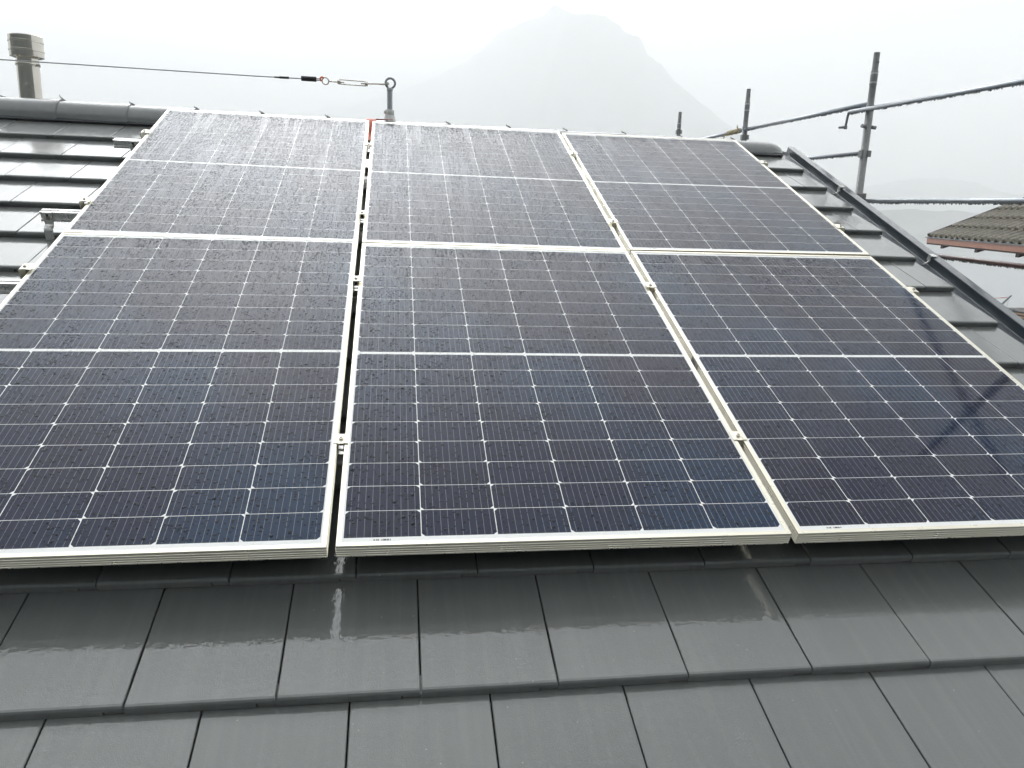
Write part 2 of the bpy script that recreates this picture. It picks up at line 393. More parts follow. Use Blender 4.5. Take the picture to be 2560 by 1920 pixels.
AZ = [-70, -45, -30, -20, -10, -3, 2, 5.0, 7.29, 9.0, 10.02, 10.4, 10.69, 11.03, 11.47, 13.11, 14.16, 14.59, 15.04, 15.41, 15.59, 15.75, 15.94, 16.42, 16.76, 16.97, 17.21, 17.75, 18.14, 18.56, 19.4, 20.47, 21.37, 22.38, 24, 26, 29, 32, 36, 45, 70]
EL = [3, 3.5, 4, 4.5, 5.2, 6.6, 8.4, 9.9, 12.01, 12.64, 12.98, 13.3, 13.56, 13.64, 13.31, 13.19, 12.9, 12.75, 12.42, 12.11, 11.96, 12.06, 11.83, 11.7, 11.58, 11.16, 10.7, 10.35, 10.25, 9.72, 8.82, 8.1, 7.39, 6.67, 5.6, 4.4, 3.0, 2.0, 1.4, 1.0, 0.8]
def mountain(name, r0, rc, r1, azs, els, a0, a1, da, rough, back=0.5):
    mb = MB(); rows = []
    n = 26
    for i in range(n + 1):
        s = i / n; r = r0 + (r1 - r0) * s
        row = []
        a = a0
        while a <= a1 + 1e-6:
            H = rc * math.tan(rad(hmix(a, azs, els))) - (LAKE - CAM.z)
            if r <= rc:
                q = ((r - r0) / (rc - r0)); z = H * q ** 1.15
            else:
                q = (r - rc) / (r1 - rc); z = H * (1 - q * (1 - back))
            far = 1 + 0.5 * max(0, min(1, (11.5 - a) / 8)) if name == 'mountain' else 1
            x, y = CAM.x + r * far * math.sin(rad(a)), CAM.y + r * far * math.cos(rad(a)); z *= far
            e = 1 - 0.85 * math.exp(-((r - rc) / (0.12 * rc)) ** 2)
            z += rough * e * min(1, max(0, (r - r0) / 200)) * mn.fractal(Vector((x * .004, y * .004, 0)), 0.9, 2.1, 6) * 0.35 * H / 400
            z += (10 + 18 * max(0, mn.noise(Vector((x * .03, y * .03, 3))))) * mn.noise(Vector((x * .055, y * .055, 9))) * min(1, H / 300) * min(1, (r - r0) / 100)
            row.append((x, y, LAKE - 0.5 + max(0, z)))
            a += da
        rows.append(row)
    return tag(mb.grid(rows).build(name, M_forest), kind='structure')
mountain('mountain', 2750, 3500, 4500, AZ, EL, -60, 72, 0.33, 120)
mountain('hill', 1700, 1900, 2120, [20, 26, 29, 31, 32.8, 34, 35.2, 36.3, 37.4, 38.5, 39.6, 42, 50, 60], [0.2, 0.4, 0.6, 0.75, 0.8, 0.95, 1.0, 0.9, 1.0, 0.85, 0.8, 0.7, .6, .4], 18, 62, 0.25, 25)
mountain('hill', 3600, 4250, 4700, [22, 27, 30, 32.8, 34, 35.2, 36.3, 37.4, 38.5, 39.6, 42, 50, 60], [0.8, 1.4, 1.9, 2.5, 2.8, 3.0, 3.0, 2.9, 2.6, 2.2, 1.8, 1.2, .5], 20, 62, 0.3, 40)

# ------------------------------------------------------------------ the house under the panels
house = empty('tiled_house', 'dark grey flat-tiled house roof carrying the six solar panels', 'house', loc=(0, 0, -6.4))
house.matrix_world = ROOF                       # parts are given in roof coordinates
U0, U1, TW, TL = -4.6, 2.742, 0.300, 0.330
V_K0, K_LO, K_HI = -0.303, -5, 12
NOSE, TH = -0.1255, 0.0255
VR = 3.771                                      # where the tile planes of both slopes meet
mb = MB(); bm = mb.bm
tl = bm.verts.layers.float.new('tint')
def tile(u0, u1, vk, dv, w0, tint, lastc):
    v1 = min(vk + dv, VR - 0.012)
    sl = TH / TL
    g = 0.0017
    a, b = u0 + g, u1 - g
    # profile along v: rounded nose, flat back
    prof = [(vk + 0.0005, w0 - TH + 0.0015), (vk, w0 - 0.010), (vk + 0.0012, w0 - 0.0050), (vk + 0.0045, w0 - 0.0014), (vk + 0.0095, w0 - 0.0004), (vk + 0.05, w0 - 0.05 * sl), (v1, w0 - (v1 - vk) * sl)]
    back = [(v1, w0 - (v1 - vk) * sl - 0.016), (vk + 0.02, w0 - TH + 0.0015)]
    tj = random.uniform(-0.0012, 0.0012)
    notch = (u1 - u0) > 0.2 and not lastc
    n0 = len(bm.verts)
    cut = b - 0.040
    cols = [a, a + 0.0018, cut, b - 0.0018, b] if notch else [a, a + 0.0018, b - 0.0018, b]
    def column(u, edge, low):
        dz = -0.0016 if edge else 0
        pr_ = [(pv, max(pw, w0 - low) if j < 2 else pw) for j, (pv, pw) in enumerate(prof)]
        bk = [back[0], (back[1][0], max(back[1][1], w0 - low))]
        return [bm.verts.new((u, pv, pw + (dz if 1 <= j < len(prof) else 0) + tj * (u - a) / TW)) for j, (pv, pw) in enumerate(pr_ + bk)]
    m = len(prof + back)
    def skin(cs):
        for A_, B_ in zip(cs, cs[1:]):
            for j in range(m): bm.faces.new((A_[j], B_[j], B_[(j+1) % m], A_[(j+1) % m]))
        bm.faces.new(cs[0]); bm.faces.new(cs[-1][::-1])
    if notch:                                   # interlock: the right foot is cut back over the neighbour's tongue
        skin([column(a, True, 1), column(a + 0.0018, False, 1), column(cut, False, 1), column(cut + 0.0004, False, 0.0125), column(b - 0.0018, False, 0.0125), column(b, True, 0.0125)])
        mb.box(cut + 0.0035, b + 0.006, vk + 0.0030, vk + 0.05, w0 - TH + 0.0022, w0 - 0.0158)
    else:
        skin([column(a, True, 1), column(a + 0.0018, False, 1), column(b - 0.0018, False, 1), column(b, True, 1)])
    bm.verts.ensure_lookup_table()
    for v in bm.verts[n0:]: v[tl] = tint
for k in range(K_LO, K_HI + 1):
    vk = V_K0 + TL * k + random.uniform(-0.0012, 0.0012)
    ph = 0.192 if k % 2 == 0 else 0.042
    u = ph - TW * math.ceil((ph - U0) / TW)
    while u < U1 - 0.02:
        a, b = max(u, U0), min(u + TW, U1)
        if b - a > 0.05:
            tile(a, b, vk + random.uniform(-0.0012, 0.0012), 0.39, NOSE + random.uniform(-0.0008, 0.0008), random.uniform(-0.22, 0.22), b >= U1 - 1e-6)
        u += TW
tiles = mb.build('roof_tiles', MT['tile'], house)
# deck below, rear slope, walls, verge board
mb = MB(); mb.box(U0, 2.80, -2.15, 3.70, -0.235, -0.180); mb.build('roof_deck', MT['deck'], house)
Rinv = ROOF.inverted()
mb = MB()
yr, zr = VR * CP + 0.15 * SP, VR * SP - 0.15 * CP
pts = [(yr, zr), (yr + 5.2, zr - 5.2 * math.tan(PHI)), (yr + 5.2, zr - 5.2 * math.tan(PHI) - .2), (yr, zr - .2)]
o = mb.prism([(a, b) for a, b in pts], 'x', U0, 2.80).build('rear_slope', MT['ridge'], house); o.matrix_parent_inverse = Rinv
mb = MB()
pts = [(-1.6, -6.5), (yr + 4.7, -6.5), (yr + 4.7, zr - 4.7 * math.tan(PHI) - .25), (yr, zr - 0.25), (-1.6, -1.6 * math.tan(PHI) - 0.26 - .05)]
o = mb.prism(pts, 'x', U0 + 0.4, 2.35).build('wall', MT['wall'], house); o.matrix_parent_inverse = Rinv
for y0 in (0.2, 2.6, 5.0):
    mb = MB(); mb.box(2.353, 2.372, y0, y0 + 1.2, -3.2, -1.8); o = mb.build('window', MT['glass'], house); o.matrix_parent_inverse = Rinv
mb = MB()                                        # eaves gutter, below the photographer
mb.prism([(-2.16, -0.17), (-2.30, -0.17), (-2.30, -0.30), (-2.20, -0.33), (-2.16, -0.33)], 'x', U0, 2.8); mb.build('gutter', MT['flash'], house)
# verge flashing: channel beside the tiles, fold, upstand and rolled top flange
for v0, v1, dz in ((-2.1, 2.03, 0.0), (2.015, 3.02, 0.0012), (3.005, 3.79, 0.0024)):
    mb = MB()
    pr = [(2.66, -0.172), (2.826, -0.172), (2.8275, -0.170), (2.8295, -0.128), (2.832, -0.125), (2.872, -0.1235), (2.8745, -0.126), (2.8745, -0.30), (2.870, -0.30), (2.870, -0.130), (2.834, -0.1315), (2.833, -0.176), (2.66, -0.176)]
    mb.prism([(a, b + dz) for a, b in pr], 'y', v0, v1)
    mb.build('verge_flashing', MT['flash'], house)
for v in (3.01, 2.022):
    mb = MB(); mb.box(2.825, 2.852, v - 0.016, v + 0.016, -0.124 + .001, -0.1185, 0.0015); mb.box(2.822, 2.829, v - 0.014, v + 0.014, -0.150, -0.1185)
    mb.tube([(2.80, v - 0.004, -0.168), (2.815, v - 0.004, -0.160), (2.826, v - 0.004, -0.145)], 0.0035, 8)
    mb.build('flashing_clip', MT['alu_rail'], house)
# ridge
def ridge_z(u): return hmix(u, [-4.6, -1.8, -1.3, -0.5, 2.7, 3], [1.357, 1.332, 1.324, 1.312, 1.302, 1.302])
RY = 3.56
def cap(u0, u1, end=False):
    mb = MB(); rows = []
    st = [(0.0, 0.0), (0.2, 0.001), (0.75, 0.005), (0.93, 0.007), (0.985, 0.0085), (1.0, 0.006)]
    if end: st = [(0.0, 0.0), (0.3, 0.002), (0.55, 0.003), (0.70, 0.0), (0.80, -0.007), (0.88, -0.019), (0.94, -0.034), (0.98, -0.052), (1.0, -0.075)]
    for s, dr in st:
        u = u0 + (u1 - u0) * s
        zt = ridge_z(u) + dr - 0.004
        r = 0.098 + (dr if not end else min(dr, 0) * 0.8)
        cz = ridge_z(u) - 0.004 - 0.098
        row = []
        for q in range(19):
            a = -math.pi / 2 * 1.04 + math.pi * 1.04 * q / 18
            row.append((u, RY + r * 1.16 * math.sin(a), cz + (r + (0 if end else 0)) * math.cos(a) - (0.012 if abs(q - 9) > 8 else 0)))
        rows.append(row)
    mb.grid(rows)
    inner = [[(x, RY + (y - RY) * 0.88, z - 0.014) for x, y, z in rows[i]] for i in (0, -1)]
    mb.grid([rows[-1], inner[1]], False); mb.grid([rows[0], inner[0]], False); mb.grid([inner[0], inner[1]])
    o = mb.build('ridge_tile', MT['ridge'], house, sharp=50); o.matrix_parent_inverse = Rinv
    return o
joints = [-4.60, -4.21, -3.81, -3.42, -3.02, -2.63, -2.237, -1.846, -1.452, -1.078, -0.690, -0.290, 0.087, 0.470, 0.863, 1.242, 1.642, 2.034, 2.411]
for i, j in enumerate(joints[1:], 1):
    cp_ = cap(joints[i-1] - 0.035, j)
    zt = ridge_z(j)
    mb = MB()                                   # clip: a bent strip hooked over the edge with a curled tip
    tall = 0.030 if abs(j + 1.846) < .01 else 0.017
    mb.tube([(j + 0.028, RY - 0.004, zt - 0.022), (j + 0.012, RY - 0.004, zt + 0.0), (j + 0.003, RY - 0.004, zt + 0.006), (j - 0.010, RY - 0.004, zt + 0.6 * tall), (j - 0.014, RY - 0.004, zt + tall)], [0.004, 0.004, 0.004, 0.0032, 0.002], 8)
    mb.box(j - 0.004, j + 0.016, RY - 0.014, RY + 0.006, zt - 0.014, zt + 0.003)
    mb.build('ridge_clip', MT['galv'], cp_)
cap(joints[-1] - 0.035, 2.77, True)
mb = MB()                                        # ridge roll: dark ventilating strip under the caps with a beaded lower edge
rows = []
for u in [U0 + i * (2.78 - U0) / 60 for i in range(61)]:
    z0 = ridge_z(u) - 1.306
    rows.append([(u, RY - 0.080, 1.236 + z0), (u, RY - 0.106, 1.222 + z0 * .6), (u, RY - 0.114, 1.214 + z0 * .2), (u, RY - 0.128, 1.2075), (u, RY - 0.136, 1.2035)])
mb.grid(rows)
o = mb.build('ridge_roll', MT['roll'], house); o.matrix_parent_inverse = Rinv

# ------------------------------------------------------------------ solar panels
def drops(mb, a, b, r, n, seed, smin=0.0022, smax=0.0052):
    rnd = random.Random(seed); a, b = Vector(a), Vector(b)
    for _ in range(int(n * 1.8)):
        p = a.lerp(b, rnd.random()); s = rnd.uniform(smin, smax)
        p.z -= r + s * 0.35
        bmesh.ops.create_icosphere(mb.bm, subdivisions=1, radius=s, matrix=Matrix.Translation(p) @ Matrix.Diagonal((0.8, 0.8, 1.25, 1)))
    for f in mb.bm.faces: f.smooth = True
G0, G1, GR = 0.0208, 0.0189, 0.0109
FH, LIP = 0.035, 0.0122
def panel_meshes():
    r = {}
    mb = MB(); bm = mb.bm
    # outer side profile with four fine ridges; mitred corners: rings of 4 verts
    prof = [(LIP, -0.0024), (LIP, -0.0003), (LIP - 0.0004, 0.0), (0.0006, 0.0), (0.0, -0.0006)]
    for zc in (0.0085, 0.0165, 0.0235, 0.0305):
        prof += [(0.0, -zc + 0.0007), (-0.0009, -zc + 0.0002), (-0.0009, -zc - 0.0003), (0.0, -zc - 0.0007)]
    prof += [(0.0, -FH), (0.024, -FH), (0.024, -FH + 0.0016), (0.0016, -FH + 0.0016), (0.0016, -0.0065), (LIP, -0.0065)]
    rings = [[bm.verts.new(q) for q in ((i, i, z), (PW - i, i, z), (PW - i, PH - i, z), (i, PH - i, z))] for i, z in prof]
    m = len(rings)
    for a in range(m):
        A, B = rings[a], rings[(a + 1) % m]
        for k in range(4):
            bm.faces.new((A[k], A[(k+1) % 4], B[(k+1) % 4], B[k]))
    r['frame'] = mb
    mb = MB(); e = LIP - 0.0015
    mb.box(e, PW - e, e, PH - e, -0.0062, -0.0016)
    r['solar_glass'] = mb
    mb = MB(); mb.box(0.0855, 0.1275, 0.0165, 0.0215, -0.0015, -0.00125); r['barcode_label'] = mb
    return r
labels = {(0, 0): 'lower left solar panel, its left side running out of the photo', (1, 0): 'front row middle solar panel with a small barcode near its lower left corner',
          (2, 0): 'lower right solar panel crossed by the dark reflection of a scaffold pole', (0, 1): 'upper left solar panel just below the ridge, palest with rain',
          (1, 1): 'upper middle solar panel below the lifeline anchor post', (2, 1): 'upper right solar panel beside the verge and the last ridge tile'}
tilt = {(0, 0): (2.7, 6.4, 7.2), (1, 0): (-1.1, -1.5, -8.9), (2, 0): (1.3, 6.0, -8.1), (0, 1): (3.3, -8.4, 10.3), (1, 1): (-3.8, -4.2, 6.0), (2, 1): (-2.4, 8.5, -3.9)}
first = None
for (i, j), lb in labels.items():
    a, b, c = [x / 1000 for x in tilt[(i, j)]]
    u0 = (i - 1) * PW + (-G0 if i == 0 else G1 if i == 2 else 0); v0 = j * (PH + GR)
    X = Vector((1, 0, b / PW)).normalized(); Z = X.cross(Vector((0, 1, c / PH))).normalized(); Y = Z.cross(X)
    w0 = a - b / 2 - c / 2
    T = ROOF @ Matrix(((X.x, Y.x, Z.x, u0), (X.y, Y.y, Z.y, v0), (X.z, Y.z, Z.z, w0), (0, 0, 0, 1)))
    if first is None:
        root = first = empty('solar_panel', lb, 'solar panel', 'solar panels on the roof', T)
        pm = panel_meshes()
        pm['frame'].build('frame', MT['alu_frame'], root)
        pm['solar_glass'].build('solar_glass', MT['cells'], root)
        pm['barcode_label'].build('barcode_label', MT['barcode'], root)
    else:
        root = copy_tree(first); root.matrix_world = T; root['label'] = lb
    if j == 0:
        mb = MB(); drops(mb, (0.02, 0.0012, 0), (PW - 0.02, 0.0012, 0), FH - 0.001, 15, 3 + i, 0.0016, 0.0034)
        tag(mb.build('hanging_drops', MT['drop'], root), kind='stuff')
    if (i, j) == (2, 0):
        mb = MB(); mb.box(-0.0016, -0.0010, 0.80, 0.86, -0.026, -0.006)
        mb.build('side_sticker', MT['sidebar'], root)

# ------------------------------------------------------------------ rails, hooks, clamps (roof coordinates)
RAILS = [(0.404, -2.2), (1.375, -1.62), (2.030, -1.348), (3.020, -1.335)]
rl = ['bottom mounting rail, seen only through the gaps between the front panels', 'mounting rail running out of the left edge below the roof hook', 'mounting rail with the roof hook bolted to its open left end', 'topmost mounting rail, short end showing below the ridge at left']
for (v, ul), lb in zip(RAILS, rl):
    root = empty('mounting_rail', lb, 'rail', 'aluminium mounting rails under the panels', ROOF @ Matrix.Translation((0, v, -0.0355)))
    mb = MB()
    h, w = -0.042, 0.019
    pr = [(-w, 0), (-0.006, 0), (-0.006, -0.006), (0.006, -0.006), (0.006, 0), (w, 0), (w, -0.010), (w - 0.007, -0.013), (w - 0.007, -0.030), (w, -0.033), (w, h), (-w, h), (-w, -0.033), (-w + 0.007, -0.030), (-w + 0.007, -0.013), (-w, -0.010)]
    mb.prism(pr, 'x', ul, 2.335)
    mb.build('profile', MT['alu_rail'], root)
def hook(u, v, lb):
    root = empty('roof_hook', lb, 'roof hook', 'roof hooks holding the rails', ROOF @ Matrix.Translation((u, v, -0.04)))
    mb = MB(); t = 0.005; f = -0.0200
    c = [(f, 0.004), (f, -0.048), (f - 0.006, -0.054), (f - 0.022, -0.060), (f - 0.026, -0.066), (f - 0.027, -0.118), (f - 0.020, -0.122), (f + 0.10, -0.128)]
    L, Rr = [], []
    for q in range(len(c)):
        a = Vector(c[max(0, q-1)]); b = Vector(c[min(len(c)-1, q+1)]); d = (b - a).normalized(); nn = Vector((-d.y, d.x)) * t / 2
        L.append(tuple(Vector(c[q]) + nn)); Rr.append(tuple(Vector(c[q]) - nn))
    mb.prism(L + Rr[::-1], 'x', -0.0175, 0.0175)
    mb.build('bracket', MT['alu_rail'], root)
    mb = MB(); mb.box(-0.005, 0.005, f - 0.0034, f - 0.002, -0.013, -0.003); mb.build('slot', MT['black'], root)
    mb = MB(); mb.lathe([(0.010, 0), (0.010, 0.003), (0.0075, 0.003), (0.0075, 0.010), (0.0035, 0.010), (0.0035, 0.016)], (0, f - 0.0025, -0.022), 6, (0, -1, 0)); mb.build('bolt', MT['steel'], root)
hook(-1.318, 2.030, 'bent aluminium roof hook bolted to the second rail end left of the panels')
hook(-1.235, 3.020, 'partly hidden roof hook on the topmost rail below the ridge')

def mid_clamp(u, v, w, lb):
    root = empty('mid_clamp', lb, 'clamp', 'middle clamps between the panel columns', ROOF @ Matrix.Translation((u, v, w)))
    mb = MB()
    pr = [(-0.0205, 0.0005), (-0.0205, 0.0034), (-0.0095, 0.0040), (-0.0080, 0.0020), (0.0080, 0.0020), (0.0095, 0.0040), (0.0205, 0.0034), (0.0205, 0.0005), (0.0085, 0.0005), (0.0085, -0.028), (0.0065, -0.028), (0.0065, -0.0005), (-0.0065, -0.0005), (-0.0065, -0.028), (-0.0085, -0.028), (-0.0085, 0.0005)]
    mb.prism(pr, 'y', -0.021, 0.021); mb.build('bracket', MT['alu_frame'], root)
    mb = MB(); mb.lathe([(0.0066, 0.002), (0.0066, 0.0062), (0.0060, 0.0072), (0.0034, 0.0072), (0.0030, 0.0030), (0.0005, 0.0030)], (0, 0.0, 0), 16); mb.build('bolt', MT['steel'], root)
    return root
vname = ['nearest the eaves', 'just below the row joint', 'just above the row joint', 'nearest the ridge']
for c, (uc, nm) in enumerate(((-G0 / 2, 'left gap'), (PW + G1 / 2, 'right gap'))):
    for r, (v, _) in enumerate(RAILS):
        off = [[0.0, -0.002, -0.006, -0.012], [0.001, 0.003, 0.0, 0.004]][c][r]
        w = [[0.0, 0.003, 0.003, 0.0], [-0.002, -0.001, 0.0, 0.0]][c][r]
        mid_clamp(uc, v + off, w + 0.002, 'small silver clamp in the %s between panels, %s' % (nm, vname[r]))
def end_clamp(u, v, w, s, lb):
    root = empty('end_clamp', lb, 'clamp', 'end clamps at the outer panel edges', ROOF @ Matrix.Translation((u, v, w)))
    mb = MB()
    pr = [(s * x, z) for x, z in ((0.012, 0.0008), (0.012, 0.0036), (0.0, 0.0042), (-0.004, 0.0052), (-0.014, 0.0052), (-0.028, 0.0030), (-0.031, 0.0000), (-0.031, -0.036), (-0.028, -0.036), (-0.027, -0.002), (-0.0035, 0.0005))]
    mb.prism(pr, 'y', -0.022, 0.022); mb.build('bracket', MT['alu_frame'], root)
    mb = MB(); mb.lathe([(0.0066, 0.005), (0.0066, 0.0092), (0.0060, 0.0102), (0.0034, 0.0102), (0.0030, 0.0060), (0.0005, 0.0060)], (-s * 0.015, 0.0, 0), 16); mb.build('bolt', MT['steel'], root)
UL, UR = -PW - G0, 2 * PW + G1
for r, v in ((1, 1.402), (2, 2.050), (3, 3.015)):
    end_clamp(UL, v - (0.006 if r == 3 else 0.004), [0, .009, .010, .013][r], 1, 'silver end clamp on the left panel edge, ' + vname[r])
    end_clamp(UR, v + 0.004 - (0.016 if r == 1 else 0), [0, -.001, 0.003, 0.001][r], -1, 'silver end clamp on the right panel edge, ' + vname[r])

# ------------------------------------------------------------------ lifeline anchor, cable and flue on the ridge
def W(mb, name, mat, root, sharp=None):
    return mb.build(name, mat, root, offset=root.location, sharp=sharp)
AX, AY = 0.099, 3.386
anchor = empty('lifeline_anchor', 'grey anchor post with ring eye standing on the ridge', 'anchor post', loc=(AX, AY, 1.275))
mb = MB(); mb.lathe([(0.047, 1.270), (0.044, 1.285), (0.036, 1.300), (0.030, 1.318), (0.028, 1.325)], (AX, AY, 0), 28); W(mb, 'base', MT['cast'], anchor, 40)
mb = MB(); mb.lathe([(0.026, 1.322), (0.0275, 1.326), (0.0275, 1.352), (0.024, 1.357), (0.017, 1.358)], (AX, AY, 0), 24); mb.box(AX - 0.036, AX - 0.022, AY - 0.010, AY + 0.004, 1.332, 1.350, 0.002); W(mb, 'collar', MT['cast'], anchor, 40)
mb = MB(); mb.lathe([(0.0165, 1.355), (0.0165, 1.466), (0.0185, 1.467), (0.0195, 1.472), (0.0185, 1.482), (0.012, 1.486)], (AX, AY, 0), 24); W(mb, 'post', MT['post'], anchor, 40)
mb = MB(); mb.tube([(AX + 0.003 + 0.0285 * math.cos(q * math.pi / 16), AY, 1.5115 + 0.0285 * math.sin(q * math.pi / 16)) for q in range(32)], 0.0068, 10, closed=True); W(mb, 'ring_eye', MT['galv'], anchor)
mb = MB()                                        # red strap lying over the ridge cap and down on to the tiles
tz = lambda y: 0.394 * (y - 0.0513) - 0.13
prof = [(3.33, tz(3.33) + 0.004), (3.40, tz(3.40) + 0.006), (3.437, tz(3.437) + 0.010)]
for q in range(10):
    a_ = -math.pi / 2 * 0.94 + (math.pi / 2 * 0.94 + 0.5) * q / 9
    prof.append((RY + 0.119 * math.sin(a_), ridge_z(0) - 0.102 + 0.107 * math.cos(a_)))
vv = []
for u_ in (-0.046, 0.014): vv.append([mb.bm.verts.new((u_, y_, z_)) for y_, z_ in prof] + [mb.bm.verts.new((u_, y_, z_ + 0.0025)) for y_, z_ in prof[::-1]])
n_ = len(vv[0])
for k in range(n_): mb.bm.faces.new((vv[0][k], vv[0][(k+1) % n_], vv[1][(k+1) % n_], vv[1][k]))
zt = ridge_z(0)
mb.box(0.0135, AX + 0.02, RY - 0.022, RY + 0.04, zt + 0.003, zt + 0.0065)
tag(mb.build('red_strap', MT['red']), 'salmon red strap over the ridge, in the gap at the foot of the anchor post', 'strap')
anchor.location += Vector((0, 0.194, 0.0195)); anchor.scale = (1.037,) * 3
cable = empty('lifeline_cable', 'thin steel safety cable stretched above the ridge from flue side to anchor post', 'cable', loc=(AX, AY, 1.5))
def cz(x): return hmix(x, [-4.2, -2.096, -0.69, -0.427, -0.29, AX], [1.530, 1.517, 1.508, 1.509, 1.505, 1.506])
mb = MB(); mb.tube([(x, AY, cz(x)) for x in (-4.2, -3.2, -2.1, -1.4, -0.69, -0.42, -0.342)], 0.0034, 8); W(mb, 'wire_rope', MT['wire'], cable)
mb = MB(); mb.tube([(-0.585, AY, cz(-0.585)), (-0.555, AY, cz(-0.555))], 0.0048, 10); mb.tube([(-0.555, AY, cz(-0.55)), (-0.500, AY, cz(-0.50))], 0.0068, 10); W(mb, 'tape', MT['black'], cable)
mb = MB(); mb.tube([(-0.428, AY, 1.5105), (-0.340, AY, 1.5095)], 0.0145, 16); W(mb, 'sleeve', MT['black'], cable)
mb = MB()
for dz in (0.004, -0.004): mb.tube([(-0.34, AY, 1.509 + dz), (-0.322, AY, 1.509 + dz), (-0.308, AY, 1.507)], 0.003, 8)
W(mb, 'cable_loop', MT['wire'], cable)
mb = MB(); mb.tube([(-0.305 + 0.011 * math.cos(q * math.pi / 8), AY - 0.006, 1.512 + 0.011 * math.sin(q * math.pi / 8)) for q in range(2, 12)], 0.0055, 8); W(mb, 'thimble', MT['orange'], cable)
mb = MB(); mb.tube([(-0.286 + 0.0195 * math.cos(q * math.pi / 12), AY, 1.503 + 0.0195 * math.sin(q * math.pi / 12)) for q in range(24)], 0.0038, 8, closed=True)
mb.tube([(-0.266, AY, 1.503), (-0.175, AY, 1.5005)], 0.0042, 8); W(mb, 'eye_bolt', MT['steel'], cable)
mb = MB()
for dz in (0.0125, -0.0125): mb.tube([(-0.205, AY, 1.5035 + dz), (-0.045, AY, 1.5005 + dz)], 0.0034, 8)
mb.tube([(-0.215, AY, 1.503), (-0.196, AY, 1.503)], 0.0135, 12); mb.tube([(-0.052, AY, 1.500), (-0.033, AY, 1.4995)], 0.0135, 12)
W(mb, 'turnbuckle', MT['steel'], cable)
mb = MB(); mb.tube([(-0.075, AY, 1.5005), (0.050, AY, 1.505)], 0.0046, 8); mb.tube([(0.036, AY - 0.009, 1.504), (0.088, AY - 0.010, 1.5055)], 0.0042, 8); mb.tube([(0.036, AY + 0.009, 1.504), (0.088, AY + 0.010, 1.5055)], 0.0042, 8)
W(mb, 'fork', MT['steel'], cable)
mb = MB(); mb.lathe([(0.0105, 0), (0.0105, 0.006), (0.006, 0.006), (0.006, 0.009)], (0.086, AY - 0.012, 1.5055), 6, (0, -1, 0)); W(mb, 'nut', MT['cast'], cable)

cable.location += Vector((0, 0.194, 0.0275)); cable.scale = (1.037,) * 3
FX, FY = -2.283, 4.2
flue = empty('flue_pipe', 'shiny stainless steel flue with banded cap behind the ridge at far left', 'flue', loc=(FX, FY, 0.9))
mb = MB(); mb.lathe([(0.068, 0.85), (0.068, 1.598), (0.0705, 1.600), (0.0705, 1.612), (0.068, 1.614), (0.068, 1.665)], (FX, FY, 0), 48); W(mb, 'pipe', MT['steel'], flue, 30)
mb = MB(); mb.lathe([(0.0735, 1.604), (0.0745, 1.606), (0.0745, 1.616), (0.0735, 1.618)], (FX, FY, 0), 48); mb.box(FX + 0.07, FX + 0.088, FY - 0.035, FY - 0.025, 1.600, 1.616, 0.002); W(mb, 'pipe_clamp', MT['steel'], flue, 30)
mb = MB(); mb.lathe([(0.060, 1.640), (0.072, 1.648), (0.101, 1.657), (0.102, 1.690), (0.1045, 1.692), (0.1045, 1.701), (0.102, 1.703), (0.102, 1.745), (0.1045, 1.747), (0.1045, 1.756), (0.102, 1.758), (0.102, 1.786), (0.098, 1.790)], (FX, FY, 0), 48); W(mb, 'rain_cap', MT['steel'], flue, 30)
w2 = empty('stay_wire', 'short length of thin wire sloping behind the ridge left of the flue', 'wire', loc=(-3.3, 6.2, 1.5))
mb = MB(); mb.tube([(-4.9, 6.55, 1.96), (-3.387, 6.27, 1.626), (-3.29, 6.25, 1.604), (-2.4, 6.1, 0.7)], 0.006, 8); W(mb, 'strand', MT['wire'], w2)

